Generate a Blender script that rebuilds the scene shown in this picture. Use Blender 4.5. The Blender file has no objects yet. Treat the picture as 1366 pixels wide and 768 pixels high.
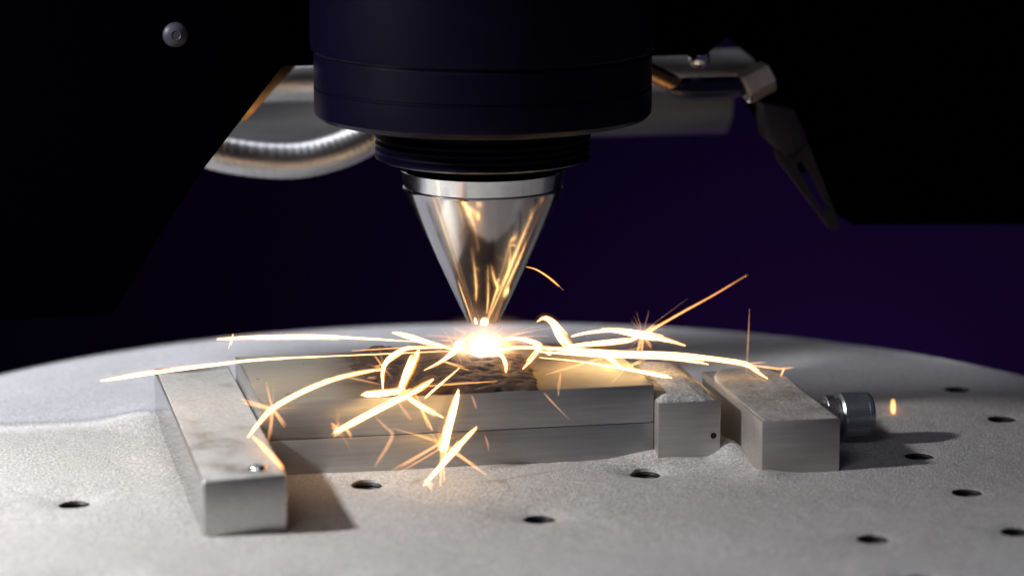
import bpy, bmesh, math, random
import numpy as np
from mathutils import Vector, Matrix

random.seed(7)
rng = np.random.default_rng(11)
MM = 0.001                      # all lengths below are written in millimetres
scene = bpy.context.scene
col = scene.collection

# ------------------------------------------------------------------ camera
YAW, PITCH = math.radians(11.45), math.radians(11.17)
cam_pos = Vector((-110.6, -572.8, 141.0)) * MM
hor = Vector((math.sin(YAW), math.cos(YAW), 0))
right = Vector((math.cos(YAW), -math.sin(YAW), 0))
fwd = hor * math.cos(PITCH) - Vector((0, 0, math.sin(PITCH)))
upv = right.cross(fwd)
cd = bpy.data.cameras.new("camera")
cd.sensor_width = 36.0
cd.lens = 36.0 * 4300 / 1366
cd.clip_start, cd.clip_end = 0.02, 20.0
cd.dof.use_dof = True
cd.dof.focus_distance = 0.578
cd.dof.aperture_fstop = 12.0
cam = bpy.data.objects.new("camera", cd)
m = Matrix((right, upv, -fwd)).transposed().to_4x4()
m.translation = cam_pos
cam.matrix_world = m
col.objects.link(cam)
scene.camera = cam

# ------------------------------------------------------------------ light
w = bpy.data.worlds.new("World")
scene.world = w
w.use_nodes = True
bg = w.node_tree.nodes["Background"]
bg.inputs[0].default_value = (0.62, 0.60, 1.0, 1)
bg.inputs[1].default_value = 0.03


def area_lamp(name, pos, target, power, size, color, shape='DISK', spread=180):
    l = bpy.data.lights.new(name, 'AREA')
    l.shape = shape
    l.size = size * MM
    l.energy = power
    l.color = color
    l.spread = math.radians(spread)
    o = bpy.data.objects.new(name, l)
    p = Vector(pos) * MM
    o.location = p
    o.rotation_euler = (Vector(target) * MM - p).to_track_quat('-Z', 'Y').to_euler()
    col.objects.link(o)
    return o


area_lamp("work_lamp", (-228, -58, 158), (-110, -25, 0), 0.46, 20, (1.0, 0.985, 0.97), spread=110)
area_lamp("soft_fill", (-330, -520, 560), (0, -20, 0), 0.80, 320, (0.97, 0.93, 1.0))  # added fill towards the front faces, no fixture there
area_lamp("rear_lamp", (-290, 150, 340), (-85, 45, 0), 0.85, 190, (0.88, 0.90, 1.0), spread=80)
area_lamp("pipe_fill", (-25, 125, 150), (-25, 60, 52), 0.013, 90, (0.85, 0.88, 1.0), spread=80)  # added above and behind to whiten the pipe and hose tops
area_lamp("wall_fill", (205, 300, -150), (160, 420, -10), 0.28, 150, (0.56, 0.20, 0.95))  # unseen light added below table level for the wall's violet gradient

vs = scene.view_settings
vs.view_transform = 'Standard'
vs.look = 'None'
vs.exposure = 0.0
vs.gamma = 1.0
vs.use_curve_mapping = False
scene.cycles.use_denoising = True
scene.cycles.max_bounces = 8
scene.cycles.volume_bounces = 0
scene.cycles.sample_clamp_indirect = 4.0
scene.cycles.blur_glossy = 0.0


# ------------------------------------------------------------------ materials
def srgb(r, g, b):
    f = lambda c: (c / 255 / 12.92) if c <= 10 else ((c / 255 + 0.055) / 1.055) ** 2.4
    return (f(r), f(g), f(b), 1)


class NT:
    def __init__(self, name):
        self.m = bpy.data.materials.new(name)
        self.m.use_nodes = True
        self.t = self.m.node_tree
        self.b = self.t.nodes["Principled BSDF"]
        self.out = self.t.nodes["Material Output"]
        self.co = self.t.nodes.new("ShaderNodeTexCoord").outputs["Object"]

    def node(self, kind, **kw):
        n = self.t.nodes.new(kind)
        for k, v in kw.items():
            setattr(n, k, v)
        return n

    def link(self, a, b):
        self.t.links.new(a, b)

    def noise(self, per_mm, detail=4, rough=0.6, stretch=None):
        n = self.node("ShaderNodeTexNoise")
        n.inputs["Scale"].default_value = per_mm / MM
        n.inputs["Detail"].default_value = detail
        n.inputs["Roughness"].default_value = rough
        src = self.co
        if stretch:
            mp = self.node("ShaderNodeMapping")
            mp.inputs["Scale"].default_value = stretch
            self.link(self.co, mp.inputs[0])
            src = mp.outputs[0]
        self.link(src, n.inputs["Vector"])
        return n.outputs["Fac"]

    def ramp(self, fac, stops):
        r = self.node("ShaderNodeValToRGB")
        e = r.color_ramp.elements
        while len(e) < len(stops):
            e.new(0.5)
        for i, (p, c) in enumerate(stops):
            e[i].position = p
            e[i].color = c if len(c) == 4 else (*c, 1)
        self.link(fac, r.inputs[0])
        return r.outputs[0]

    def mix(self, fac, a, b):
        n = self.node("ShaderNodeMix", data_type='RGBA')
        if isinstance(fac, float):
            n.inputs[0].default_value = fac
        else:
            self.link(fac, n.inputs[0])
        for s, v in ((n.inputs[6], a), (n.inputs[7], b)):
            if isinstance(v, tuple):
                s.default_value = v if len(v) == 4 else (*v, 1)
            else:
                self.link(v, s)
        return n.outputs[2]

    def bump(self, fac, dist, strength=1.0, prev=None):
        n = self.node("ShaderNodeBump")
        n.inputs["Distance"].default_value = dist * MM
        n.inputs["Strength"].default_value = strength
        self.link(fac, n.inputs["Height"])
        if prev is not None:
            self.link(prev, n.inputs["Normal"])
        return n.outputs[0]

    def setp(self, **kw):
        for k, v in kw.items():
            s = self.b.inputs[k]
            if hasattr(v, "is_linked") or hasattr(v, "node"):
                self.link(v, s)
            else:
                s.default_value = v
        return self


def grey(v, warm=0.0):
    return (v * (1 + warm), v, v * (1 - warm), 1)


M = {}

# fine metal powder, loose grains
n = NT("metal_powder")
g1 = n.noise(1.9, 3, 0.75)
g3 = n.noise(0.7, 2, 0.5)
g2 = n.noise(0.05, 4, 0.5)
c = n.ramp(g1, [(0.34, grey(0.12, 0.0)), (0.5, grey(0.37, 0.0)), (0.66, grey(0.72, 0.0))])
c3 = n.ramp(g3, [(0.35, grey(0.30, 0.03)), (0.65, grey(0.46, 0.03))])
c2 = n.ramp(g2, [(0.35, grey(0.35, 0.04)), (0.65, grey(0.44, 0.02))])
cc = n.mix(0.30, n.mix(0.30, c, c3), c2)
nb = n.bump(g1, 0.30, 1.0)
n.setp(**{"Base Color": cc, "Roughness": 0.85, "Normal": nb, "Specular IOR Level": 0.3})
M["powder"] = n.m

# the same powder where it lies as a thin dark film mixed with soot
n = NT("sooty_powder")
g1 = n.noise(1.5, 3, 0.7)
g2 = n.noise(0.12, 4, 0.6)
c = n.ramp(g1, [(0.32, grey(0.14, 0.04)), (0.5, grey(0.27, 0.04)), (0.72, grey(0.48, 0.04))])
c2 = n.ramp(g2, [(0.38, grey(0.17, 0.08)), (0.62, grey(0.42, 0.04))])
n.setp(**{"Base Color": n.mix(0.5, c, c2), "Roughness": 0.85, "Normal": n.bump(g1, 0.2, 0.8)})
M["sooty"] = n.m


def steel(name, base, rough, metal=0.9, grain=(1, 1, 1), gscale=0.8, warm=0.02, blotch=0.12, bumpd=0.012):
    n = NT(name)
    a = n.noise(gscale, 5, 0.6, grain)
    b = n.noise(0.07, 4, 0.6)
    ca = n.ramp(a, [(0.3, grey(base * 0.88, warm)), (0.7, grey(base * 1.1, warm))])
    cb = n.ramp(b, [(0.35, grey(1 - blotch, 0.01)), (0.65, grey(1.0))])
    mx = n.node("ShaderNodeMix", data_type='RGBA', blend_type='MULTIPLY')
    mx.inputs[0].default_value = 1.0
    n.link(ca, mx.inputs[6])
    n.link(cb, mx.inputs[7])
    rr = n.ramp(b, [(0.3, grey(rough * 0.85)), (0.7, grey(rough * 1.2))])
    n.setp(**{"Base Color": mx.outputs[2], "Metallic": metal, "Roughness": rr, "Normal": n.bump(a, bumpd, 0.6)})
    M[name] = n.m
    return n


steel("ground_steel", 0.50, 0.42, 0.8, (0.06, 1, 1), 1.2, 0.03)
steel("plate_steel", 0.44, 0.42, 0.8, (0.05, 1, 1.0), 1.4, -0.02)
nb_ = steel("bar_steel", 0.54, 0.30, 0.85, (1, 0.05, 1), 1.2, 0.03)
# powder dust lying in its own patches on the upper face of the bar
d1, d2 = nb_.noise(0.10, 5, 0.62), nb_.noise(1.5, 3, 0.7)
sp_ = nb_.node("ShaderNodeSeparateXYZ")
nb_.link(nb_.co, sp_.inputs[0])
ge = nb_.node("ShaderNodeNewGeometry")
sn = nb_.node("ShaderNodeSeparateXYZ")
nb_.link(ge.outputs["Normal"], sn.inputs[0])
yy = nb_.node("ShaderNodeMapRange")
yy.inputs[1].default_value, yy.inputs[2].default_value, yy.inputs[3].default_value, yy.inputs[4].default_value = -0.060, -0.030, 0.02, 0.14
nb_.link(sp_.outputs[1], yy.inputs[0])
sm_ = nb_.node("ShaderNodeMath", operation='ADD')
nb_.link(d1, sm_.inputs[0])
nb_.link(yy.outputs[0], sm_.inputs[1])
mk = nb_.ramp(sm_.outputs[0], [(0.36, grey(0.0)), (0.62, grey(0.85))])
up_ = nb_.node("ShaderNodeMath", operation='GREATER_THAN')
up_.inputs[1].default_value = 0.85
nb_.link(sn.outputs[2], up_.inputs[0])
fm = nb_.node("ShaderNodeMath", operation='MULTIPLY')
nb_.link(mk, fm.inputs[0])
nb_.link(up_.outputs[0], fm.inputs[1])
pc = nb_.ramp(d2, [(0.3, grey(0.26, 0.02)), (0.7, grey(0.46, 0.02))])
old = nb_.b.inputs["Base Color"].links[0].from_socket
nb_.link(nb_.mix(fm.outputs[0], old, pc), nb_.b.inputs["Base Color"])
old = nb_.b.inputs["Roughness"].links[0].from_socket
nb_.link(nb_.mix(fm.outputs[0], old, (0.85, 0.85, 0.85, 1)), nb_.b.inputs["Roughness"])
mt_ = nb_.node("ShaderNodeMath", operation='MULTIPLY_ADD')
mt_.inputs[1].default_value, mt_.inputs[2].default_value = -0.85, 0.85
nb_.link(fm.outputs[0], mt_.inputs[0])
nb_.link(mt_.outputs[0], nb_.b.inputs["Metallic"])
steel("screw_steel", 0.48, 0.36, 0.9, (1, 1, 1), 1.0, -0.06)
steel("bright_steel", 0.90, 0.16, 1.0, (1, 1, 1), 0.6, 0.0, 0.06, 0.004)
steel("polished_side", 0.42, 0.07, 1.0, (1, 0.05, 1), 1.0, 0.0, 0.08, 0.002)
steel("hose_steel", 0.62, 0.40, 1.0, (1, 1, 1), 0.8, 0.02, 0.1)
steel("satin_steel", 0.24, 0.5, 0.6, (0.05, 1, 1), 0.6, -0.05, 0.1)
steel("nut_steel", 0.55, 0.35, 0.6, (1, 1, 1), 0.6, 0.12)
n = NT("bronze")
n.setp(**{"Base Color": (0.42, 0.24, 0.10, 1), "Metallic": 1.0, "Roughness": n.ramp(n.noise(0.5), [(0.3, grey(0.25)), (0.7, grey(0.4))])})
M["bronze"] = n.m

# polished, lathe-turned nozzle
n = NT("turned_steel")
tg = n.node("ShaderNodeTangent", direction_type='RADIAL', axis='Z')
z = n.noise(1.5, 3, 0.5, (0.02, 0.02, 1))
n.setp(**{"Base Color": (0.47, 0.45, 0.46, 1), "Metallic": 1.0, "Roughness": 0.13, "Anisotropic": 0.75, "Anisotropic Rotation": 0.0,
          "Normal": n.bump(z, 0.006, 0.35)})
n.link(tg.outputs[0], n.b.inputs["Tangent"])
M["turned"] = n.m


def black(name, base, rough, spec=0.4):
    n = NT(name)
    a = n.noise(0.5, 4, 0.6)
    n.setp(**{"Base Color": n.ramp(a, [(0.3, tuple(x * 0.8 for x in base)), (0.7, tuple(x * 1.2 for x in base))]),
              "Roughness": rough, "Specular IOR Level": spec, "Normal": n.bump(n.noise(2.0, 3), 0.01, 0.5)})
    M[name] = n.m


black("black_anodised", (0.0022, 0.0014, 0.0085), 0.36, 0.16)
black("black_paint", (0.0007, 0.0007, 0.0018), 0.8, 0.0)
black("dark_bolt", (0.035, 0.035, 0.05), 0.45, 0.3)
black("dark_bracket", (0.02, 0.015, 0.02), 0.5, 0.4)
black("blue_black", (0.006, 0.006, 0.03), 0.2, 0.6)
black("chamber_paint", (0.006, 0.0018, 0.016), 0.8, 0.1)
black("hole_shade", (0.012, 0.010, 0.009), 0.5, 0.25)  # near-black base carries the shade inside holes

# burnt deposited metal
n = NT("deposit")
a = n.noise(1.1, 6, 0.75)
b = n.noise(0.16, 4, 0.65)
c = n.ramp(a, [(0.30, (0.006, 0.004, 0.004, 1)), (0.5, (0.026, 0.014, 0.010, 1)), (0.72, (0.13, 0.075, 0.055, 1))])
c2 = n.ramp(b, [(0.38, (0.02, 0.012, 0.010, 1)), (0.62, (0.07, 0.038, 0.028, 1))])
n.setp(**{"Base Color": n.mix(0.5, c, c2), "Metallic": 0.1, "Roughness": 0.7, "Normal": n.bump(a, 0.6, 1.0)})
M["deposit"] = n.m

# plate top, lightly tinted by heat round the deposit (heat tint has its own fixed shape on the metal)
n = NT("heat_tinted_steel")
a = n.noise(1.2, 5, 0.6, (0.05, 1, 1))
b = n.noise(0.09, 5, 0.6)
sp = n.noise(0.35, 2, 0.5)
sx = n.node("ShaderNodeSeparateXYZ")
n.link(n.co, sx.inputs[0])
mr = n.node("ShaderNodeMath", operation='ADD')
mr.inputs[1].default_value = 0.009
n.link(sx.outputs[0], mr.inputs[0])
ab = n.node("ShaderNodeMath", operation='ABSOLUTE')
n.link(mr.outputs[0], ab.inputs[0])
wob = n.node("ShaderNodeMath", operation='MULTIPLY_ADD')
wob.inputs[1].default_value = 0.012
wob.inputs[2].default_value = -0.006
n.link(b, wob.inputs[0])
ad = n.node("ShaderNodeMath", operation='ADD')
n.link(ab.outputs[0], ad.inputs[0])
n.link(wob.outputs[0], ad.inputs[1])
ml = n.node("ShaderNodeMath", operation='MULTIPLY')
ml.inputs[1].default_value = 1 / 0.036
n.link(ad.outputs[0], ml.inputs[0])
tint = n.ramp(ml.outputs[0], [(0.40, (0.09, 0.055, 0.04, 1)), (0.52, (0.22, 0.19, 0.15, 1)), (0.68, (0.34, 0.33, 0.29, 1)), (1.0, (0.38, 0.38, 0.35, 1))])
gr = n.ramp(a, [(0.3, grey(0.84)), (0.7, grey(1.0))])
mx = n.node("ShaderNodeMix", data_type='RGBA', blend_type='MULTIPLY')
mx.inputs[0].default_value = 1.0
n.link(tint, mx.inputs[6])
n.link(gr, mx.inputs[7])
spot = n.ramp(sp, [(0.255, (0.05, 0.045, 0.04, 1)), (0.275, (1, 1, 1, 1))])
mx2 = n.node("ShaderNodeMix", data_type='RGBA', blend_type='MULTIPLY')
mx2.inputs[0].default_value = 1.0
n.link(mx.outputs[2], mx2.inputs[6])
n.link(spot, mx2.inputs[7])
n.setp(**{"Base Color": mx2.outputs[2], "Metallic": 0.5, "Roughness": 0.5, "Normal": n.bump(a, 0.02, 0.6)})
M["tinted"] = n.m


def emitter(name, color, strength, vol=None):
    m = bpy.data.materials.new(name)
    m.use_nodes = True
    t = m.node_tree
    t.nodes.clear()
    o = t.nodes.new("ShaderNodeOutputMaterial")
    e = t.nodes.new("ShaderNodeEmission")
    e.inputs[0].default_value = (*color, 1)
    e.inputs[1].default_value = strength
    if vol:
        t.links.new(e.outputs[0], o.inputs["Volume"])
    else:                       # see-through emission: adds its light, hides and shades nothing
        tr = t.nodes.new("ShaderNodeBsdfTransparent")
        ad_ = t.nodes.new("ShaderNodeAddShader")
        t.links.new(e.outputs[0], ad_.inputs[0])
        t.links.new(tr.outputs[0], ad_.inputs[1])
        t.links.new(ad_.outputs[0], o.inputs["Surface"])
    M[name] = m
    return m


emitter("hot_core", (1.0, 0.64, 0.24), 2.4)
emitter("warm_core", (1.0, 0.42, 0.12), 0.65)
emitter("dim_core", (1.0, 0.48, 0.22), 0.16)
emitter("hot_glow", (1.0, 0.36, 0.04), 1500.0, True)     # per metre through the glow sheath
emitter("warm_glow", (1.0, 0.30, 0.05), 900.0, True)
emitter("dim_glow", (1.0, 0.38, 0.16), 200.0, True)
emitter("halo_glow", (1.0, 0.30, 0.10), 30.0, True)  # faint bloom round hot sparks, built as an emitting volume
emitter("pool_core", (1.0, 0.90, 0.70), 5.0)


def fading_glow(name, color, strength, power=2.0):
    """bloom and plume as an emitting volume, densest in the middle and gone at the edge of its unit sphere"""
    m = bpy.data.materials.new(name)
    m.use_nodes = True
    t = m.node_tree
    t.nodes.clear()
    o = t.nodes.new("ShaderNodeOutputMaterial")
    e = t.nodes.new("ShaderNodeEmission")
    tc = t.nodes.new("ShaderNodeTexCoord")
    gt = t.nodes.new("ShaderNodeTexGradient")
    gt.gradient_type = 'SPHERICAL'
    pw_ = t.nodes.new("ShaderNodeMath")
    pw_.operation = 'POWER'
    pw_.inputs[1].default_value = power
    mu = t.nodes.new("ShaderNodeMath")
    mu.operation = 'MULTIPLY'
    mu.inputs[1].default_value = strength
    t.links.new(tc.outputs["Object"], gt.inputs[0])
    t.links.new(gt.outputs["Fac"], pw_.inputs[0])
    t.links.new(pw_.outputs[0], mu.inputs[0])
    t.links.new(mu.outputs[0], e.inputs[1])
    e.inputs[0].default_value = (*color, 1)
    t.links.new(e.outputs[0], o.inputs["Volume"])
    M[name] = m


fading_glow("plume_bloom", (1.0, 0.55, 0.30), 260.0, 2.0)
fading_glow("pool_glow", (1.0, 0.62, 0.26), 900.0, 1.7)  # bloom round the melt pool, built as an emitting volume


# ------------------------------------------------------------------ mesh helpers
def link_mesh(name, verts, faces, mat, parent=None, smooth=False, angle=None):
    me = bpy.data.meshes.new(name)
    me.from_pydata([(x * MM, y * MM, z * MM) for x, y, z in verts], [], faces)
    bm = bmesh.new()
    bm.from_mesh(me)
    bmesh.ops.recalc_face_normals(bm, faces=bm.faces)
    bm.to_mesh(me)
    bm.free()
    return finish(name, me, mat, parent, smooth, angle)


def finish(name, me, mat, parent=None, smooth=False, angle=None):
    me.materials.append(M[mat])
    if smooth:
        me.shade_smooth()
        if angle:
            me.set_sharp_from_angle(angle=math.radians(angle))
    o = bpy.data.objects.new(name, me)
    col.objects.link(o)
    if parent is not None:
        o.parent = parent
    return o


def empty(name, loc=(0, 0, 0)):
    o = bpy.data.objects.new(name, None)
    o.empty_display_size = 0.005
    col.objects.link(o)
    return o


def tag(o, label=None, cat=None, group=None, kind=None):
    for k, v in (("label", label), ("category", cat), ("group", group), ("kind", kind)):
        if v:
            o[k] = v
    return o


def box(name, x0, x1, y0, y1, z0, z1, mat, parent=None, bevel=0.3, seg=2):
    bm = bmesh.new()
    bmesh.ops.create_cube(bm, size=1)
    for v in bm.verts:
        v.co = Vector(((x0 + x1) / 2 + v.co.x * (x1 - x0), (y0 + y1) / 2 + v.co.y * (y1 - y0), (z0 + z1) / 2 + v.co.z * (z1 - z0))) * MM
    if bevel:
        bmesh.ops.bevel(bm, geom=list(bm.edges), offset=bevel * MM, segments=seg, affect='EDGES', profile=0.5)
    me = bpy.data.meshes.new(name)
    bm.to_mesh(me)
    bm.free()
    return finish(name, me, mat, parent, True, 40)


def lathe(name, prof, mat, parent=None, center=(0, 0, 0), axis='Z', seg=96, angle=30, ripple=None):
    """prof: (radius, height) pairs, revolved about the axis; a radius of 0 closes the end."""
    verts, faces = [], []
    rings = []
    for r, h in prof:
        if r <= 1e-6:
            verts.append((0, 0, h))
            rings.append([len(verts) - 1])
        else:
            i0 = len(verts)
            for k in range(seg):
                t = 2 * math.pi * k / seg
                rr = r * (1 + (ripple(k, h) if ripple else 0))
                verts.append((rr * math.cos(t), rr * math.sin(t), h))
            rings.append(list(range(i0, i0 + seg)))
    for a, b in zip(rings, rings[1:]):
        for k in range(seg):
            j = (k + 1) % seg
            if len(a) == 1 and len(b) > 1:
                faces.append((a[0], b[k], b[j]))
            elif len(b) == 1 and len(a) > 1:
                faces.append((a[k], a[j], b[0]))
            elif len(a) > 1:
                faces.append((a[k], a[j], b[j], b[k]))
    out = []
    for x, y, z in verts:
        if axis == 'X':
            x, y, z = z, x, y
        out.append((x + center[0], y + center[1], z + center[2]))
    return link_mesh(name, out, faces, mat, parent, True, angle)


def prism(name, poly, y0, y1, mat, parent=None, bevel=0.4):
    """outline in x/z, given thickness in y"""
    bm = bmesh.new()
    a = [bm.verts.new(Vector((x, y0, z)) * MM) for x, z in poly]
    b = [bm.verts.new(Vector((x, y1, z)) * MM) for x, z in poly]
    bm.faces.new(a)
    bm.faces.new(b)
    k = len(poly)
    for i in range(k):
        bm.faces.new((a[i], a[(i + 1) % k], b[(i + 1) % k], b[i]))
    bmesh.ops.recalc_face_normals(bm, faces=bm.faces)
    if bevel:
        bmesh.ops.bevel(bm, geom=list(bm.edges), offset=bevel * MM, segments=2, affect='EDGES', profile=0.5)
    me = bpy.data.meshes.new(name)
    bm.to_mesh(me)
    bm.free()
    return finish(name, me, mat, parent, True, 40)


def smooth_path(pts, n):
    """Catmull-Rom through points of any dimension"""
    P = [np.array(p, float) for p in pts]
    P = [2 * P[0] - P[1]] + P + [2 * P[-1] - P[-2]]
    out = []
    for i in range(1, len(P) - 2):
        p0, p1, p2, p3 = P[i - 1:i + 3]
        for k in range(n):
            t = k / n
            out.append(0.5 * ((2 * p1) + (-p0 + p2) * t + (2 * p0 - 5 * p1 + 4 * p2 - p3) * t * t + (-p0 + 3 * p1 - 3 * p2 + p3) * t ** 3))
    out.append(P[-2])
    return out


def tube(name, path, mat, parent=None, sides=10, smooth=True):
    """path: points (x, y, z, radius); rounded, closed ends"""
    p = [np.array(q[:3], float) for q in path]
    rad = [max(float(q[3]), 0.004) for q in path]
    d0, d1 = p[0] - p[1], p[-1] - p[-2]
    p = [p[0] + d0 / np.linalg.norm(d0) * rad[0] * 0.8] + p + [p[-1] + d1 / np.linalg.norm(d1) * rad[-1] * 0.8]
    rad = [rad[0] * 0.3] + rad + [rad[-1] * 0.3]
    verts, faces = [], []
    nrm = None
    for i in range(len(p)):
        t = p[min(i + 1, len(p) - 1)] - p[max(i - 1, 0)]
        t = t / (np.linalg.norm(t) + 1e-12)
        if nrm is None:
            nrm = np.cross(t, (0, 0, 1.0) if abs(t[2]) < 0.9 else (1.0, 0, 0))
        nrm = nrm - t * np.dot(nrm, t)
        nrm = nrm / np.linalg.norm(nrm)
        bn = np.cross(t, nrm)
        for k in range(sides):
            a = 2 * math.pi * k / sides
            verts.append(tuple(p[i] + (nrm * math.cos(a) + bn * math.sin(a)) * rad[i]))
    for i in range(len(p) - 1):
        for k in range(sides):
            j = (k + 1) % sides
            faces.append((i * sides + k, i * sides + j, (i + 1) * sides + j, (i + 1) * sides + k))
    faces.append(tuple(range(sides))[::-1])
    faces.append(tuple(range((len(p) - 1) * sides, len(p) * sides)))
    return link_mesh(name, verts, faces, mat, parent, smooth, 60)


# value noise used for drifts
_lat = rng.random((256, 256))


def vnoise(x, y, cell):
    u, v = np.asarray(x) / cell + 100.3, np.asarray(y) / cell + 77.7
    i, j = np.floor(u).astype(int), np.floor(v).astype(int)
    fx, fy = u - i, v - j
    fx, fy = fx * fx * (3 - 2 * fx), fy * fy * (3 - 2 * fy)
    L = lambda a, b: _lat[a % 256, b % 256]
    return (L(i, j) * (1 - fx) + L(i + 1, j) * fx) * (1 - fy) + (L(i, j + 1) * (1 - fx) + L(i + 1, j + 1) * fx) * fy - 0.5


# ------------------------------------------------------------------ the table, its holes, the powder
TC, TR = (-3.0, -36.0), 127.8
HOLE_R = 2.7
#        x      y     funnel depth, funnel radius
HOLES = [(71.7, -39.0, 0.15, 2), (71.8, -64.4, 0.15, 2), (47.0, -89.3, 0.3, 3), (71.6, -89.4, 0.3, 3), (-2.6, -62.6, 1.4, 8),
         (-27.8, -37.2, 0.8, 4.5), (21.8, -37.2, 1.5, 5), (-78.2, -38.3, 1.3, 7), (96.3, 11.0, 0.2, 3), (96.3, -14.1, 0.2, 3),
         (47.0, -113.0, 0.5, 4), (-78.6, -87.8, 1.0, 6)]
TABLE_Z = -1.6


def powder_h(x, y):
    h = 0.30 * vnoise(x, y, 17) + 0.16 * vnoise(x, y, 6.1) + 0.10 * vnoise(x, y, 2.3) + 0.07 * vnoise(x, y, 0.9)
    def mound(cx, cy, sx, sy, a):
        return a * np.exp(-((x - cx) / sx) ** 2 - ((y - cy) / sy) ** 2)
    h += mound(25, -30, 7, 5, 1.9) + mound(38.5, -32, 3.2, 6, 2.4) + mound(38.5, -20, 3, 10, 1.5)
    h += mound(41, -48, 4, 4, 1.1) + mound(-30, -33, 14, 3, 0.5) + mound(-62, -20, 4, 40, 0.5) + mound(-62, 15, 6, 8, 1.3)
    h += mound(-10, 12, 40, 5, 1.0) + mound(-52, -70, 9, 2.5, 0.4)
    h += mound(-42, -92, 6, 4, -0.5) + mound(30, -92, 12, 8, 0.35) + mound(-20, -98, 14, 9, -0.3)
    for hx, hy, d, r in HOLES:
        q = np.hypot(x - hx, y - hy)
        h -= d * np.exp(-np.maximum(q - HOLE_R, 0) / r * 1.6)
    return np.maximum(h, TABLE_Z + 0.15)


def disc_with_holes(name, mat, nr, ns, height, drop, rim_drop, parent=None, hole_r=HOLE_R, lip=0.0):
    rr = np.linspace(0, TR, nr + 1)[1:]
    th = np.linspace(0, 2 * math.pi, ns, endpoint=False)
    R, T = np.meshgrid(rr, th, indexing='ij')
    X, Y = TC[0] + R * np.cos(T), TC[1] + R * np.sin(T)
    Zv = height(X, Y)
    edge = np.clip((TR - R) / 2.0, 0, 1)
    Zv = Zv * edge - (1 - edge) ** 2 * lip
    verts = [tuple(v) for v in np.stack([X, Y, Zv], -1).reshape(-1, 3)]
    dead = np.zeros((nr, ns), bool)           # cell (i, j) joins ring i to ring i+1
    patches = []
    dr, dt = TR / nr, 2 * math.pi / ns
    for hx, hy, _, _ in HOLES:
        hr, ht = math.hypot(hx - TC[0], hy - TC[1]), math.atan2(hy - TC[1], hx - TC[0]) % (2 * math.pi)
        a = hole_r + 1.3
        i0, i1 = int((hr - a) / dr) - 1, int(math.ceil((hr + a) / dr)) - 1
        i1 = min(i1, nr - 1)
        j0, j1 = int(math.floor((ht - a / hr) / dt)), int(math.ceil((ht + a / hr) / dt))
        for i in range(i0, i1):
            for j in range(j0, j1):
                dead[i, j % ns] = True
        loop = [(i0, j) for j in range(j0, j1)] + [(i, j1) for i in range(i0, i1)] + [(i1, j) for j in range(j1, j0, -1)] + [(i, j0) for i in range(i1, i0, -1)]
        patches.append((hx, hy, [i * ns + j % ns for i, j in loop]))
    faces = []
    for i in range(nr - 1):
        for j in range(ns):
            if not dead[i, j]:
                k = (j + 1) % ns
                faces.append((i * ns + j, i * ns + k, (i + 1) * ns + k, (i + 1) * ns + j))
    c = len(verts)
    verts.append((TC[0], TC[1], float(height(np.array(TC[0]), np.array(TC[1])))))
    faces += [(c, j, (j + 1) % ns) for j in range(ns)]
    for hx, hy, loop in patches:
        prev = loop
        ang = [math.atan2(verts[v][1] - hy, verts[v][0] - hx) for v in loop]
        dist = [math.hypot(verts[v][0] - hx, verts[v][1] - hy) for v in loop]
        for s in (0.3, 0.55, 0.75, 0.9, 1.0, 'down', 'deep'):
            ring = []
            for v, an, di in zip(loop, ang, dist):
                wob = hole_r * (1 + 0.03 * math.sin(3 * an + hx) + 0.02 * math.sin(7 * an + hy))
                q = wob if isinstance(s, str) else di + (wob - di) * s
                if s == 'deep':
                    q *= 1.0
                x, y = hx + q * math.cos(an), hy + q * math.sin(an)
                zz = float(height(np.array(x), np.array(y)))
                if s == 'down':
                    zz -= 0.04
                if s == 'deep':
                    zz = drop
                ring.append((x, y, zz))
            i0 = len(verts)
            verts += ring
            now = list(range(i0, i0 + len(ring)))
            for k in range(len(now)):
                j = (k + 1) % len(now)
                faces.append((prev[k], prev[j], now[j], now[k]))
            prev = now
    # rim going down
    i0 = len(verts)
    last = [(nr - 1) * ns + j for j in range(ns)]
    for zz, ro in ((-0.4 - lip, 0.5), (rim_drop, 0.5)):
        ring = [(TC[0] + (TR + ro) * math.cos(t), TC[1] + (TR + ro) * math.sin(t), zz) for t in th]
        i0 = len(verts)
        verts += ring
        now = list(range(i0, i0 + ns))
        for j in range(ns):
            k = (j + 1) % ns
            faces.append((last[j], last[k], now[k], now[j]))
        last = now
    me = bpy.data.meshes.new(name)
    me.from_pydata([(x * MM, y * MM, z * MM) for x, y, z in verts], [], faces)
    bm = bmesh.new()
    bm.from_mesh(me)
    bmesh.ops.recalc_face_normals(bm, faces=bm.faces)
    bm.to_mesh(me)
    bm.free()
    return finish(name, me, mat, parent, True, 50)


table = disc_with_holes("work_table", "ground_steel", 90, 360, lambda x, y: np.full(np.shape(x), TABLE_Z), -14, -18)
tag(table, kind="structure")
for hx, hy, _, _ in HOLES:          # threaded bores of the table, coloured near black for the shade inside
    prof = []
    aa = np.linspace(0, 2 * math.pi, 24)
    zz = float(powder_h(hx + HOLE_R * np.cos(aa), hy + HOLE_R * np.sin(aa)).min()) - 0.06
    prof += [(2.95, -13), (2.95, zz - 0.3), (2.6, zz + 0.03)]
    while zz > -12:
        prof += [(2.56, zz), (2.3, zz - 0.4)]
        zz -= 0.8
    prof += [(2.6, -13.0), (0, -13.4)]
    lathe("threaded_hole", prof, "hole_shade", table, (hx, hy, 0), seg=32)
pw = disc_with_holes("powder", "powder", 230, 1100, powder_h, TABLE_Z + 0.02, TABLE_Z, lip=0.8)
tag(pw, "pale grey metal powder spread over the round work table", "powder", kind="stuff")

back = box("chamber_wall", -900, 900, 420, 440, -500, 900, "chamber_paint", None, 0)
tag(back, kind="structure")

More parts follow.
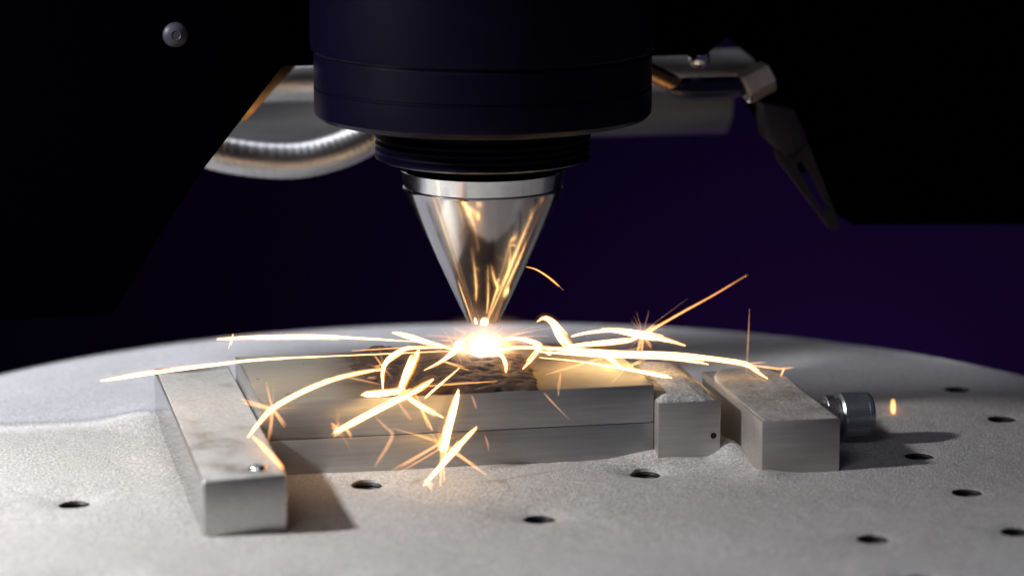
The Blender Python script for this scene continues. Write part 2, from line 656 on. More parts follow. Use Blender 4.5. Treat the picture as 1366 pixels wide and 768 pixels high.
# ------------------------------------------------------------------ clamped work
BZ = TABLE_Z


def powder_patch(name, x0, x1, y0, y1, z, fn, step, mat, label, thr=0.0):
    nx, ny = int((x1 - x0) / step) + 1, int((y1 - y0) / step) + 1
    xs, ys = np.linspace(x0, x1, nx), np.linspace(y0, y1, ny)
    X, Y = np.meshgrid(xs, ys, indexing='ij')
    H = fn(X, Y)
    verts = [(float(X[i, j]), float(Y[i, j]), float(z + max(H[i, j], -0.08))) for i in range(nx) for j in range(ny)]
    faces = []
    for i in range(nx - 1):
        for j in range(ny - 1):
            if max(H[i, j], H[i + 1, j], H[i, j + 1], H[i + 1, j + 1]) > thr:
                faces.append((i * ny + j, (i + 1) * ny + j, (i + 1) * ny + j + 1, i * ny + j + 1))
    me = bpy.data.meshes.new(name)
    me.from_pydata([(a * MM, b * MM, c * MM) for a, b, c in verts], [], faces)
    bm = bmesh.new()
    bm.from_mesh(me)
    bmesh.ops.delete(bm, geom=[v for v in bm.verts if not v.link_faces], context='VERTS')
    bm.to_mesh(me)
    bm.free()
    o = finish(name, me, mat, None, True)
    return tag(o, label, "powder", kind="stuff")


def edge_dist(X, Y, x0, x1, y0, y1):
    return np.minimum(np.minimum(X - x0, x1 - X), np.minimum(Y - y0, y1 - Y))


# clamp bar on the near left, with a sunk screw at its near end
bar = empty("clamp_bar")
tag(bar, "long pale steel clamp bar lying beside the plates, pointing at the viewer", "clamp bar")
BX0, BX1, BY0, BY1, BH = -59.4, -45.4, -68.3, 17.0, 9.6
SCX, SCY, SCR = -49.6, -62.0, 1.75


def bar_with_bore():
    bm = bmesh.new()
    bmesh.ops.create_cube(bm, size=1)
    for v in bm.verts:
        v.co = Vector(((BX0 + BX1) / 2 + v.co.x * (BX1 - BX0), (BY0 + BY1) / 2 + v.co.y * (BY1 - BY0), (BZ + BH) / 2 + v.co.z * (BH - BZ)))
        if v.co.x > -50 and v.co.y < -60:
            v.co.y += 1.6
    top = [f for f in bm.faces if f.normal.z > 0.9][0]
    ring_o = sorted(top.verts, key=lambda v: math.atan2(v.co.y - SCY, v.co.x - SCX))
    bm.faces.remove(top)
    k = 32
    rim = [bm.verts.new((SCX + SCR * math.cos(2 * math.pi * i / k - math.pi), SCY + SCR * math.sin(2 * math.pi * i / k - math.pi), BH)) for i in range(k)]
    deep = [bm.verts.new((v.co.x, v.co.y, BH - 4)) for v in rim]
    for i in range(k):
        j = (i + 1) % k
        bm.faces.new((rim[i], rim[j], deep[j], deep[i]))
    bm.faces.new(deep)
    an = lambda v: math.atan2(v.co.y - SCY, v.co.x - SCX)
    # walk both rings together
    oi, ang_o = 0, [an(v) for v in ring_o]
    near = lambda i: min(range(4), key=lambda q: abs((an(rim[i]) - ang_o[q] + math.pi) % (2 * math.pi) - math.pi))
    for i in range(k):
        j = (i + 1) % k
        a, b = near(i), near(j)
        bm.faces.new((rim[i], rim[j], ring_o[a]))
        if a != b:
            bm.faces.new((rim[j], ring_o[b], ring_o[a]))
    bmesh.ops.recalc_face_normals(bm, faces=bm.faces)
    ed = [e for e in bm.edges if e.is_manifold and e.calc_face_angle(0) > 1.0 and not (abs(e.verts[0].co.z - e.verts[1].co.z) < 1e-4 and (e.verts[0] in deep or e.verts[0] in rim)) and not (e.verts[0] in deep or e.verts[1] in deep)]
    bmesh.ops.bevel(bm, geom=ed, offset=0.55, segments=3, affect='EDGES', profile=0.5)
    for v in bm.verts:
        v.co *= MM
    me = bpy.data.meshes.new("body")
    bm.to_mesh(me)
    bm.free()
    return finish("body", me, "bar_steel", bar, True, 40)


bar_with_bore()
box("polished_side", BX0 - 0.02, BX0 + 0.3, BY0 + 0.7, BY1 - 0.7, BZ, BH - 0.75, "polished_side", bar, 0)
sc = lathe("sunk_screw", [(0, 0.05), (0.7, 0.1), (0.75, 0.42), (0.95, 0.52), (1.35, 0.4), (1.62, 0.0), (1.66, -0.5), (1.66, -3), (0, -3)], "bright_steel", bar, (SCX, SCY, BH), seg=40)

# the two stacked plates
X0P, X1P, Y0P, Y1P = -45.2, 25.0, -30.6, 7.6
lower = box("lower_plate", X0P, X1P, Y0P, Y1P, BZ, 6.35, "plate_steel", None, 0.18)
tag(lower, "lower of the two stacked steel plates, half sunk in powder", "steel plate")
upper = box("upper_plate", X0P, X1P - 0.05, Y0P, Y1P, 6.43, 13.2, "plate_steel", None, 0.18)
tag(upper, "upper stacked steel plate carrying the burnt deposit under the nozzle", "steel plate")
tp = box("ground_face", X0P + 0.35, X1P - 0.4, Y0P + 0.3, Y1P - 0.3, 13.0, 13.204, "tinted", upper, 0)

# burnt deposit: ragged pad of overlapping weld beads
dep = empty("deposit_pad")
tag(dep, "dark brown burnt pad of deposited metal on the upper plate", "metal deposit")
outline = [(-20.5, 7.4), (-23.5, 2), (-25.8, -6), (-24, -14), (-21.0, -22), (-18.5, -30.3), (4.2, -30.3), (5.6, -18), (6.4, -4), (8.4, 7.4)]


def pad_x(y):
    ys = [7.4, 2, -6, -14, -22, -30.3]
    xl = [-20.5, -23.5, -25.8, -24, -21, -18.5]
    xr = [8.4, 7.4, 6.4, 5.9, 5.2, 4.2]
    return np.interp(y, ys[::-1], xl[::-1]), np.interp(y, ys[::-1], xr[::-1])


beads = 15
for bi in range(beads):
    yc = -29.1 + bi * (36.0 / (beads - 1))
    xa, xb = pad_x(yc)
    xa += random.uniform(-0.5, 0.5)
    xb += random.uniform(-0.5, 0.5)
    n_ = 44
    verts, faces = [], []
    sides = 9
    for i in range(n_ + 1):
        t = i / n_
        x = xa + (xb - xa) * t
        endf = min(1, math.sqrt(max(0.0, min(t, 1 - t) * 14)))
        hgt = (0.85 + 0.75 * float(vnoise(x, yc * 2.3, 2.1)) + 0.4 * float(vnoise(x, yc, 0.8))) * (0.35 + 0.65 * endf)
        wd = 1.65 + 0.5 * float(vnoise(x + 40, yc, 2.2))
        for k in range(sides):
            a = math.pi * k / (sides - 1)
            y = max(Y0P + 0.06, min(Y1P - 0.06, yc + 1.6 * float(vnoise(x + 9, yc * 5, 2.6)) + wd * math.cos(a) + 0.3 * float(vnoise(x, yc + k, 1.1))))
            verts.append((x, y, 13.16 + max(0, hgt * math.sin(a) ** 0.7 * (1 + 0.25 * float(vnoise(x * 2, y * 2, 1.0))) if 0 < k < sides - 1 else 0)))
    for i in range(n_):
        for k in range(sides - 1):
            faces.append((i * sides + k, (i + 1) * sides + k, (i + 1) * sides + k + 1, i * sides + k + 1))
    faces.append(tuple(range(sides)))
    faces.append(tuple(range(n_ * sides, (n_ + 1) * sides))[::-1])
    link_mesh("bead", verts, faces, "deposit", dep, True, 60)

# jaw between plates and outer block
jaw = empty("clamp_jaw")
tag(jaw, "small steel jaw pressed against the plates' end, heaped with powder", "clamp jaw")
box("body", 25.1, 36.6, -33.2, -2.0, BZ, 10.5, "ground_steel", jaw, 0.25)
ph = lathe("pin_hole_shade", [(0, 0.03), (0.55, 0.03), (0.62, -0.1), (0.62, -0.4)], "hole_shade", jaw, (0, 0, 0), seg=24)  # flat dark disc for the shade inside a small hole
ph.rotation_euler = (math.radians(90), 0, 0)
ph.location = Vector((35.3, -33.2, 4.1)) * MM


def jaw_heap(X, Y):
    d = edge_dist(X, Y, 25.0, 36.7, -33.3, -1.9)
    h = 1.15 * (1 - np.exp(-np.maximum(d, 0) / 1.1)) + 0.55 * vnoise(X, Y, 3.6) + 0.16 * vnoise(X, Y, 1.0) + 0.05 * vnoise(X, Y, 0.4)
    h -= 0.55 * np.clip((X - 33.0) / 3.5, 0, 1) + 0.15
    return np.where(d < 0.25, -0.05, h)


powder_patch("powder", 25.0, 36.7, -33.3, -1.9, 10.5, jaw_heap, 0.22, "powder", "small heap of grey powder lying on top of the clamp jaw")

# outer block with its clamping screw
blk = empty("clamp_block")
tag(blk, "steel clamp block standing apart from the jaw, screw through its side", "clamp block")
box("body", 40.5, 54.7, -46.2, -5.0, BZ, 9.4, "ground_steel", blk, 0.22)


def blk_dust(X, Y):
    d = edge_dist(X, Y, 40.5, 54.7, -46.2, -5.0)
    h = 0.14 + 0.14 * vnoise(X, Y, 4) + 0.07 * vnoise(X, Y, 1.1) + 0.04 * vnoise(X, Y, 0.5) + 0.5 * np.clip((Y + 22) / 14, 0, 1)
    cut = np.hypot(np.maximum(np.abs(X - 47.6) - 2.5, 0) / 4.3, np.maximum(Y + 16, 0) / 9.5)
    h = np.where(cut > 1, -0.05, h)
    return np.where(d < 0.45, -0.05, h)


powder_patch("powder", 40.5, 54.7, -46.2, -5.0, 9.4, blk_dust, 0.25, "sooty", "thin dark film of powder on top of the outer clamp block", 0.02)


scr = empty("cap_screw")
tag(scr, "black socket cap screw with knurled head sticking out of the clamp block", "screw")
SY, SZ = -27.0, 5.2
prof = []
x = 44.0
while x < 60.0:
    prof += [(2.55, x), (2.95, x + 0.35)]
    x += 0.7
lathe("shank", [(0, 43.8)] + prof + [(2.9, 60.4), (0, 60.4)], "screw_steel", scr, (0, SY, SZ), 'X', 48, 25)
lathe("washer", [(2.97, 57.6), (3.55, 57.6), (3.7, 57.75), (3.7, 59.2), (3.55, 59.35), (2.97, 59.35)], "hose_steel", scr, (0, SY, SZ), 'X', 64, 35)
kn = lambda k, h: 0.011 * (1 if k % 4 < 2 else -1) if 61.2 < h < 65.2 else 0
lathe("head", [(2.0, 60.3), (3.6, 60.3), (3.98, 60.7), (4.0, 61.1), (3.98, 61.25), (3.98, 65.15), (4.0, 65.3), (3.95, 65.9), (3.6, 66.3), (2.2, 66.3), (2.1, 66.1), (2.0, 63.0), (0, 62.8)],
      "screw_steel", scr, (0, SY, SZ), 'X', 256, 20, kn)

# ------------------------------------------------------------------ laser head with nozzle
head = empty("laser_head")
tag(head, "black cylindrical laser head with polished conical nozzle above the melt pool", "laser head")
cone = lathe("nozzle_cone", [(1.1, 24.0), (1.1, 19.6), (1.5, 19.42), (2.75, 19.42), (3.0, 19.6), (3.2, 20.1), (14.68, 44.4), (14.75, 44.75), (14.4, 44.95), (0, 44.95)], "turned", head, seg=192, angle=25)
lathe("nozzle_ring", [(0, 44.9), (14.3, 44.9), (14.45, 45.05), (15.05, 48.0), (14.9, 48.3), (0, 48.3)], "bright_steel", cone, seg=160, angle=30)
lathe("chamfer_ring", [(14.0, 48.2), (15.1, 48.25), (17.6, 49.6), (18.6, 50.4), (18.6, 51), (0, 51)], "black_paint", head, seg=128)
tp_ = [(0, 49.9), (18.4, 49.9)]
zz = 50.1
for i in range(4):
    tp_ += [(19.0, zz), (19.75, zz + 0.35), (19.75, zz + 0.75), (19.0, zz + 1.1)]
    zz += 1.2
tp_ += [(18.6, 55.2), (18.6, 58.5), (0, 58.5)]
lathe("threaded_neck", tp_, "black_anodised", head, seg=128, angle=25)
lathe("collar", [(0, 57.6), (28.6, 57.6), (30.0, 58.0), (30.7, 58.8), (30.8, 59.6), (30.8, 63.4), (30.5, 63.6), (30.5, 63.9), (30.8, 64.1), (30.8, 69.2), (30.4, 69.7), (0, 69.7)],
      "black_anodised", head, seg=160, angle=28)
lathe("upper_body", [(0, 69.6), (30.2, 69.6), (31.2, 70.4), (31.4, 72), (31.4, 128), (0, 128)], "black_anodised", head, seg=160, angle=28)
prism("mounting_plate", [(-47, 65.4), (47, 65.6), (58, 75), (58, 128), (-58, 128), (-58, 76)], 18, 48, "black_paint", head, 0.6)

# ------------------------------------------------------------------ machine parts behind the head
pipe = lathe("steel_pipe", [(0, -62), (4.2, -62), (4.2, 69), (0, 69)], "hose_steel", None, (0, 62, 56.9), 'X', 64, 30)
tag(pipe, "straight shiny steel pipe running behind the laser head", "pipe")
drum = lathe("steel_rail", [(0, -64), (8.2, -64), (8.2, 66), (0, 66)], "satin_steel", None, (0, 76, 50.0), 'X', 96, 30)
tag(drum, "thick satin grey round rail just below the shiny pipe", "rail")

path = smooth_path([(-66, 50, 58), (-58, 49, 52.5), (-50.8, 48, 48.0), (-42.1, 48, 44.6), (-29.6, 48, 43.0), (-19.9, 48, 44.6), (-12.4, 49, 48), (-5, 51, 54), (-1, 53, 62), (0, 54, 72)], 26)
hp = [(*q, 3.5 + 0.045 * math.sin(i * math.pi / 2)) for i, q in enumerate(path)]
hose = tube("flexible_hose", hp, "hose_steel", None, 24)
tag(hose, "ribbed metal hose sagging in an arc beside the laser head", "hose")

HOODL = [(-35.1, 68.0), (-51.5, 47.4), (-56.7, 39.7), (-67.7, 22.3), (-250.0, 20.0), (-250.0, 190.0), (-44.0, 190.0), (-36.5, 84.0)]  # left and top extended out of view to block the lamps
shl = empty("side_shield")
tag(shl, "black angled shield with a bolt hiding one end of the steel hose", "shield")
prism("panel", HOODL, 6, 24, "black_paint", shl, 0.5)
prism("edge_strip", [(-35.5, 64.4), (-29.6, 64.6), (-40.0, 53.6), (-43.6, 55.0)], 30, 36, "bronze", shl, 0.3)  # plain bronze-coloured strip set behind the shield's slanting edge
bh = lathe("bolt_head", [(0, 0.85), (0.75, 0.85), (0.85, 0.95), (1.5, 0.75), (2.1, 0.35), (2.3, 0.0), (2.3, -0.5), (0, -0.5)], "dark_bolt", shl, (0, 0, 0), seg=40)
bh.rotation_euler = (math.radians(90), 0, 0)
bh.location = Vector((-55.2, 6.0, 73.2)) * MM

shr = empty("side_shield")
tag(shr, "black angled shield carrying the slotted bracket and hose fitting", "shield")
prism("panel", [(63.4, 61.2), (79.2, 30.2), (150, 28), (150, 128), (48, 128), (52, 70)], 26, 44, "black_paint", shr, 0.5)
prism("gusset", [(56.2, 56.0), (63.5, 56.5), (72.0, 42), (66.5, 41.5)], 22.5, 26.5, "black_paint", shr, 0.3)


def slotted(name, p0, p1, w0, w1, s0, s1, sw, y0, y1, mat, parent):
    """flat bar from p0 to p1 in x/z, rounded far end, long slot cut through"""
    p0, p1 = np.array(p0, float), np.array(p1, float)
    L = np.linalg.norm(p1 - p0)
    d = (p1 - p0) / L
    nrm = np.array((-d[1], d[0]))
    k = 12
    def loop(a, b, ra, rb):
        out = []
        for i in range(k + 1):
            t = math.pi / 2 + math.pi * i / k
            out.append((a + ra * math.cos(t), ra * math.sin(t)))
        for i in range(k + 1):
            t = -math.pi / 2 + math.pi * i / k
            out.append((b + rb * math.cos(t), rb * math.sin(t)))
        return out
    o, s = loop(w0 / 2, L - w1 / 2, w0 / 2, w1 / 2), loop(s0, s1, sw / 2, sw / 2)
    verts, faces = [], []
    m_ = len(o)
    for y in (y0, y1):
        for lp in (o, s):
            for u, v in lp:
                q = p0 + d * u + nrm * v
                verts.append((q[0], y, q[1]))
    for i in range(m_):
        j = (i + 1) % m_
        faces += [(i, j, m_ + j, m_ + i), (2 * m_ + i, 2 * m_ + j, 3 * m_ + j, 3 * m_ + i), (i, j, 2 * m_ + j, 2 * m_ + i), (m_ + i, m_ + j, 3 * m_ + j, 3 * m_ + i)]
    return link_mesh(name, verts, faces, mat, parent, True, 30)


brk = empty("slotted_bracket")
tag(brk, "dark slanting bracket with a long slot below the hose fitting", "bracket")
slotted("slotted_bar", (62.6, 49.5), (73.2, 31.0), 6.6, 2.2, 6.5, 16.5, 1.7, 17.5, 20, "dark_bracket", brk)
prism("clevis", [(57.6, 56.2), (64.0, 55.0), (66.8, 49.0), (62.8, 45.6), (58.6, 49.6)], 16.2, 23.0, "dark_bracket", brk, 0.5)

fit = empty("hose_fitting")
tag(fit, "blue black hose fitting with a shiny hexagonal nut beside the head", "hose fitting")
br_ = tube("barrel", smooth_path([(40.5, 20, 59.2, 1.4), (43, 20, 59.0, 2.1), (48, 20, 58.9, 2.2), (53, 20, 59.0, 2.1), (56, 20, 59.3, 1.6)], 6), "blue_black", fit, 24)
nut = lathe("hex_nut", [(0, -3.0), (2.9, -3.0), (3.25, -2.7), (3.25, 2.7), (2.9, 3.0), (0, 3.0)], "nut_steel", fit, (0, 0, 0), 'X', 6, 20)
nut.rotation_euler = (math.radians(8), math.radians(-24), math.radians(6))
nut.location = Vector((57.3, 20, 59.9)) * MM
lathe("set_pin", [(0, -0.6), (0.6, -0.5), (0.75, 0), (0.6, 0.5), (0, 0.7)], "bright_steel", fit, (55.3, 17.4, 56.9), 'Z', 20, 60)
pipe2 = tube("feed_pipe", smooth_path([(28, 24, 66.5, 1.7), (33, 22, 64.2, 1.7), (38, 20.5, 61.5, 1.7), (42, 20, 59.4, 1.6)], 8), "bronze", fit, 20)
lathe("clamp_knob", [(0, -1.7), (1.3, -1.6), (2.0, -0.8), (2.1, 0.6), (1.4, 1.7), (0, 1.9)], "bright_steel", fit, (46.0, 20.5, 64.7), 'Z', 32, 60)

# ------------------------------------------------------------------ melt pool and sparks
pool = empty("melt_pool")
tag(pool, "white hot glowing melt pool under the nozzle tip", "melt pool")


def blob(name, c, r, mat, parent, seg=32, power=1.0, jag=0.0):
    verts, faces = [], []
    nl = 16
    for i in range(nl + 1):
        ph_ = math.pi * i / nl
        for k in range(seg):
            t = 2 * math.pi * k / seg
            q = 1 + jag * (math.sin(5 * t + 2 * ph_) * 0.5 + math.sin(9 * t - 3 * ph_) * 0.4)
            s_ = max(math.sin(ph_), 0.001) * q
            verts.append((c[0] + r[0] * s_ * math.cos(t), c[1] + r[1] * s_ * math.sin(t), c[2] + r[2] * math.cos(ph_)))
    for i in range(nl):
        for k in range(seg):
            j = (k + 1) % seg
            faces.append((i * seg + k, i * seg + j, (i + 1) * seg + j, (i + 1) * seg + k))
    return link_mesh(name, verts, faces, mat, parent, True)


blob("molten_core", (-0.3, -2.5, 14.7), (2.7, 2.6, 1.6), "pool_core", pool, jag=0.06)
blob("hot_spatter", (-5.0, -3.0, 15.9), (0.85, 0.8, 0.8), "pool_core", pool, 20)
for nm, c_, r_, mt in (("inner_bloom", (-0.2, -2.5, 15.0), (7.0, 5.0, 3.6), "pool_glow"), ("outer_bloom", (-0.2, -2.5, 15.4), (13.0, 8.0, 6.5), "plume_bloom"),
                      ("vapour_plume", (0.0, -1.0, 17.4), (3.6, 3.0, 5.0), "plume_bloom")):
    g = blob(nm, (0, 0, 0), (1 / MM, 1 / MM, 1 / MM), mt, pool)  # two bloom shells and the plume above the pool, as emitting volumes
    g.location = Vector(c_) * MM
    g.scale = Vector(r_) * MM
pl = bpy.data.lights.new("pool_light", 'POINT')
pl.energy = 0.004
pl.color = (1.0, 0.52, 0.22)
pl.shadow_soft_size = 2.2 * MM
plo = bpy.data.objects.new("pool_light", pl)
plo.location = Vector((-0.3, -3.0, 19.0)) * MM
col.objects.link(plo)

# each spark: label, heat, points (x, y, z, radius), side rays (from, to, radius)
SPARKS = [
    ('long straight spark highest over the table rim on the far side', 'hot',
     [(-50.16, -8.0, 19.91, 0.471), (-43.17, -6.0, 19.54, 0.541), (-32.13, -5.0, 19.0, 0.476), (-23.73, -4.0, 18.09, 0.273), (-12.47, -3.0, 16.84, 0.137)],
     [((-47.32, -8.0, 20.75), (-48.26, -10.0, 18.46), 0.263)]),
    ("longest spark running out over the near clamp bar's back end", 'hot',
     [(-71.91, -20.0, 15.99, 0.589), (-63.13, -17.0, 16.41, 0.594), (-52.22, -14.0, 16.69, 0.466), (-42.6, -12.0, 16.86, 0.335), (-25.74, -8.0, 15.96, 0.204), (-5.68, -4.0, 15.07, 0.138)],
     []),
    ('arching spark that breaks into a star above the bar and plate joint', 'hot',
     [(-49.11, -44.0, 10.55, 0.317), (-47.05, -42.0, 12.2, 0.446), (-44.21, -39.0, 13.98, 0.576), (-39.13, -36.0, 15.83, 0.516), (-33.33, -32.0, 16.92, 0.455), (-27.45, -28.0, 17.17, 0.393), (-22.56, -24.0, 16.68, 0.331)],
     [((-44.21, -39.0, 13.98), (-45.17, -38.0, 18.53), 0.197), ((-44.21, -39.0, 13.98), (-49.46, -38.0, 15.58), 0.395), ((-44.2, -39.0, 14.11), (-42.31, -41.0, 11.34), 0.329), ((-44.21, -39.0, 13.98), (-45.99, -47.56, 10.35), 0.263), ((-44.21, -39.0, 13.98), (-42.9, -38.0, 15.14), 0.164), ((-44.21, -39.0, 13.98), (-46.0, -41.0, 13.75), 0.164)]),
    ('orange glow lying along the inner top edge of the clamp bar', 'warm',
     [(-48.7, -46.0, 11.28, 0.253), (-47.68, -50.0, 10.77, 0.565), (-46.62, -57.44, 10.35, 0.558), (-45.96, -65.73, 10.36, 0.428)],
     []),  # glow on the bar's edge, put in as an emitting tube
    ('thick spark with clawed tip in front of the upper plate', 'hot',
     [(-33.67, -40.0, 9.63, 0.643), (-30.37, -38.0, 10.58, 0.839), (-26.12, -36.0, 12.04, 0.778), (-21.17, -34.0, 13.75, 0.782), (-17.52, -32.0, 14.86, 0.916), (-14.76, -30.0, 15.9, 0.722)],
     [((-33.02, -40.0, 10.12), (-34.29, -39.0, 10.87), 0.461), ((-32.5, -40.0, 9.97), (-34.48, -42.0, 9.62), 0.461), ((-32.63, -40.0, 10.24), (-33.88, -39.0, 12.57), 0.132), ((-31.42, -38.0, 9.7), (-30.69, -40.0, 8.56), 0.263)]),
    ("thickest upright spark at the middle of the plate's edge", 'hot',
     [(-21.4, -33.0, 14.46, 0.848), (-20.02, -32.0, 16.59, 1.11), (-18.65, -31.0, 18.85, 1.112), (-17.27, -30.0, 21.25, 0.851)],
     []),
    ('looping spark that arches beside the thickest upright spark', 'hot',
     [(-24.16, -33.0, 15.26, 0.326), (-23.98, -32.0, 17.97, 0.456), (-23.15, -31.0, 19.58, 0.588), (-21.12, -30.0, 20.75, 0.654), (-18.56, -29.0, 21.36, 0.459), (-12.42, -26.0, 20.6, 0.264)],
     [((-23.71, -32.0, 18.62), (-25.25, -31.0, 20.88), 0.197), ((-23.55, -31.0, 18.93), (-24.42, -30.0, 22.23), 0.164), ((-23.94, -31.0, 19.08), (-25.71, -33.0, 19.33), 0.197)]),
    ('short fat spark lying flat over the front edge of the plate', 'hot',
     [(-28.14, -34.0, 14.6, 0.325), (-26.83, -34.0, 14.81, 0.78), (-24.2, -34.0, 14.95, 0.78), (-20.5, -34.0, 15.32, 0.651)],
     []),
    ("forked spark slanting down across the upper plate's front face", 'hot',
     [(-20.85, -36.0, 14.59, 0.454), (-18.92, -37.0, 13.4, 0.519), (-16.73, -38.0, 12.19, 0.454), (-14.55, -39.0, 11.12, 0.259)],
     [((-19.26, -36.0, 15.31), (-18.3, -38.0, 13.33), 0.197)]),
    ('thick spark plunging down the plates and bursting into a star', 'hot',
     [(-11.34, -36.0, 15.08, 0.586), (-12.51, -38.0, 12.93, 0.973), (-13.94, -40.0, 9.87, 1.1), (-15.24, -42.0, 6.96, 1.226), (-15.37, -42.0, 5.9, 0.904)],
     [((-15.89, -42.0, 7.25), (-24.35, -44.0, 3.4), 0.263), ((-15.63, -42.0, 6.44), (-23.57, -44.0, 2.83), 0.197), ((-15.37, -42.0, 6.17), (-15.93, -44.97, 0.57), 0.461), ((-14.84, -42.0, 6.67), (-7.88, -44.0, 2.03), 0.263), ((-14.58, -42.0, 6.92), (-5.99, -49.06, 0.57), 0.132), ((-16.15, -42.0, 7.8), (-23.81, -41.0, 10.18), 0.197), ((-14.84, -42.0, 7.47), (-9.19, -44.0, 2.63), 0.197)]),
    ('nearest bright spark ending in a hook low over the powder', 'hot',
     [(-20.28, -52.0, 2.73, 0.38), (-18.12, -50.0, 4.33, 0.509), (-15.16, -48.0, 6.57, 0.575), (-12.18, -46.0, 8.84, 0.641), (-9.89, -45.0, 10.6, 0.385)],
     [((-20.02, -52.0, 3.5), (-19.09, -54.0, 2.66), 0.461)]),
    ('dim bent spark crossing the seam between the two plates', 'dim',
     [(-26.15, -37.0, 11.34, 0.324), (-24.59, -37.0, 9.67, 0.389), (-23.32, -38.0, 8.51, 0.518), (-24.29, -39.0, 6.67, 0.582), (-25.77, -40.0, 4.86, 0.516), (-26.99, -41.0, 3.58, 0.322)],
     []),
    ('dim short double spark under the forked spark', 'dim',
     [(-22.04, -36.0, 13.58, 0.324), (-20.86, -36.0, 11.79, 0.39), (-19.69, -36.0, 10.26, 0.325)],
     []),
    ('slim pair of sparks slanting down toward the star burst', 'warm',
     [(-18.92, -37.0, 13.93, 0.195), (-17.79, -38.0, 11.71, 0.259), (-16.53, -39.0, 8.96, 0.324)],
     [((-18.31, -38.0, 12.67), (-17.36, -40.0, 9.5), 0.197)]),
    ('slanted spark falling from the far edge into the melt pool', 'hot',
     [(-16.98, 0.0, 18.09, 0.482), (-14.05, 0.0, 17.26, 0.621), (-10.56, 0.0, 15.98, 0.484), (-6.35, 0.0, 14.67, 0.346), (-3.52, -3.67, 14.62, 0.276)],
     []),
    ('spark leaning out of the melt pool over the deposit', 'hot',
     [(-14.97, -22.0, 15.77, 0.2), (-10.81, -17.0, 16.28, 0.336), (-7.7, -12.0, 16.86, 0.61), (-6.41, -8.0, 17.07, 0.615)],
     [((-7.43, -12.0, 17.41), (-7.37, -11.0, 21.08), 0.132), ((-7.43, -12.0, 17.13), (-3.92, -11.0, 20.38), 0.164), ((-10.54, -17.0, 16.13), (-6.27, -19.0, 14.86), 0.263), ((-14.15, -22.0, 16.01), (-10.99, -21.0, 16.88), 0.197)]),
    ("spark arching off the pool's far shoulder and folding back down", 'hot',
     [(1.22, -6.0, 16.74, 0.344), (3.34, -8.0, 17.84, 0.411), (6.01, -10.0, 17.87, 0.547), (8.1, -12.0, 17.02, 0.614), (6.01, -16.0, 15.88, 0.609), (3.18, -21.0, 15.02, 0.47)],
     []),
    ('hooked spark with an orange tip rising behind the plate', 'hot',
     [(9.78, -2.0, 19.5, 0.346), (11.06, -2.0, 20.09, 0.624), (12.55, -3.0, 19.31, 0.762), (13.75, -4.0, 17.34, 1.176), (14.81, -5.0, 15.81, 1.175), (16.15, -6.0, 14.83, 0.553)],
     []),
    ('longest bright spark running out over jaw and block and bending down', 'hot',
     [(1.22, -6.0, 15.34, 0.619), (6.14, -8.0, 15.97, 0.48), (14.13, -10.0, 15.63, 0.617), (19.53, -11.0, 15.05, 0.823), (24.93, -12.0, 14.82, 0.686), (33.17, -13.0, 14.4, 0.687), (41.43, -14.0, 13.34, 0.619), (46.43, -14.0, 12.27, 0.62), (48.6, -14.0, 10.9, 0.552), (49.76, -16.97, 10.24, 0.344)],
     [((46.86, -14.0, 12.53), (50.57, -13.0, 12.43), 0.197)]),
    ('lower twin of the longest bright spark over the jaw', 'hot',
     [(8.31, -11.0, 15.82, 0.41), (16.49, -12.0, 15.12, 0.547), (23.29, -13.0, 14.76, 0.548), (30.09, -14.0, 14.39, 0.48), (35.75, -14.0, 13.58, 0.481), (39.31, -14.0, 12.72, 0.344)],
     []),
    ('bright spark bursting into a star over the back of the jaw', 'hot',
     [(21.56, -4.0, 18.01, 0.416), (24.69, -4.0, 17.59, 0.694), (27.98, -4.0, 16.88, 0.904), (30.28, -4.0, 16.36, 0.905), (33.29, -4.0, 15.66, 0.627), (37.48, -4.0, 14.2, 0.419)],
     [((29.41, -4.0, 16.68), (30.77, -3.0, 20.97), 0.164), ((29.27, -4.0, 16.55), (28.1, -6.0, 12.9), 0.592), ((29.42, -4.0, 16.54), (30.66, -6.0, 14.35), 0.263), ((29.41, -4.0, 16.68), (32.8, -3.0, 18.33), 0.526), ((29.13, -4.0, 16.98), (38.22, -3.0, 22.95), 0.099)]),
    ('orange spark shooting highest up and away from the star', 'warm',
     [(29.98, -4.0, 16.94, 0.557), (33.52, -3.0, 18.44, 0.418), (38.07, -2.0, 20.47, 0.349), (43.63, 0.0, 22.57, 0.281), (50.97, 2.0, 25.91, 0.141)],
     []),
    ("bright spark joining the star from the pool's side", 'hot',
     [(14.73, -6.0, 15.46, 0.414), (18.55, -6.0, 15.58, 0.622), (23.76, -5.0, 15.57, 0.693), (27.13, -4.0, 15.64, 0.556), (28.99, -4.0, 16.56, 0.487)],
     []),
    ("faint yellow spark over the hooked spark's foot", 'hot',
     [(15.74, -4.0, 16.83, 0.277), (18.29, -4.0, 17.29, 0.346), (21.99, -4.0, 17.56, 0.416), (25.41, -4.0, 17.42, 0.278)],
     []),
    ("thin spark with a small drop past the block's far corner", 'warm',
     [(47.43, -13.0, 12.01, 0.207), (50.88, -12.0, 11.28, 0.277), (53.47, -12.0, 10.88, 0.277), (56.35, -12.0, 10.97, 0.104)],
     [((54.34, -12.0, 10.77), (52.4, -16.23, 10.24), 0.263)]),
    ('faint hair thin upright spark above the outer block', 'dim',
     [(46.99, -14.0, 22.8, 0.137), (46.8, -14.0, 16.77, 0.241), (46.6, -14.0, 10.42, 0.207)],
     []),
    ("slim spark pointing down across the plate's end toward the jaw", 'hot',
     [(7.68, -14.0, 15.37, 0.204), (13.98, -17.0, 15.05, 0.271), (21.48, -22.93, 14.63, 0.337), (26.43, -22.0, 13.37, 0.473), (30.34, -22.0, 12.37, 0.406)],
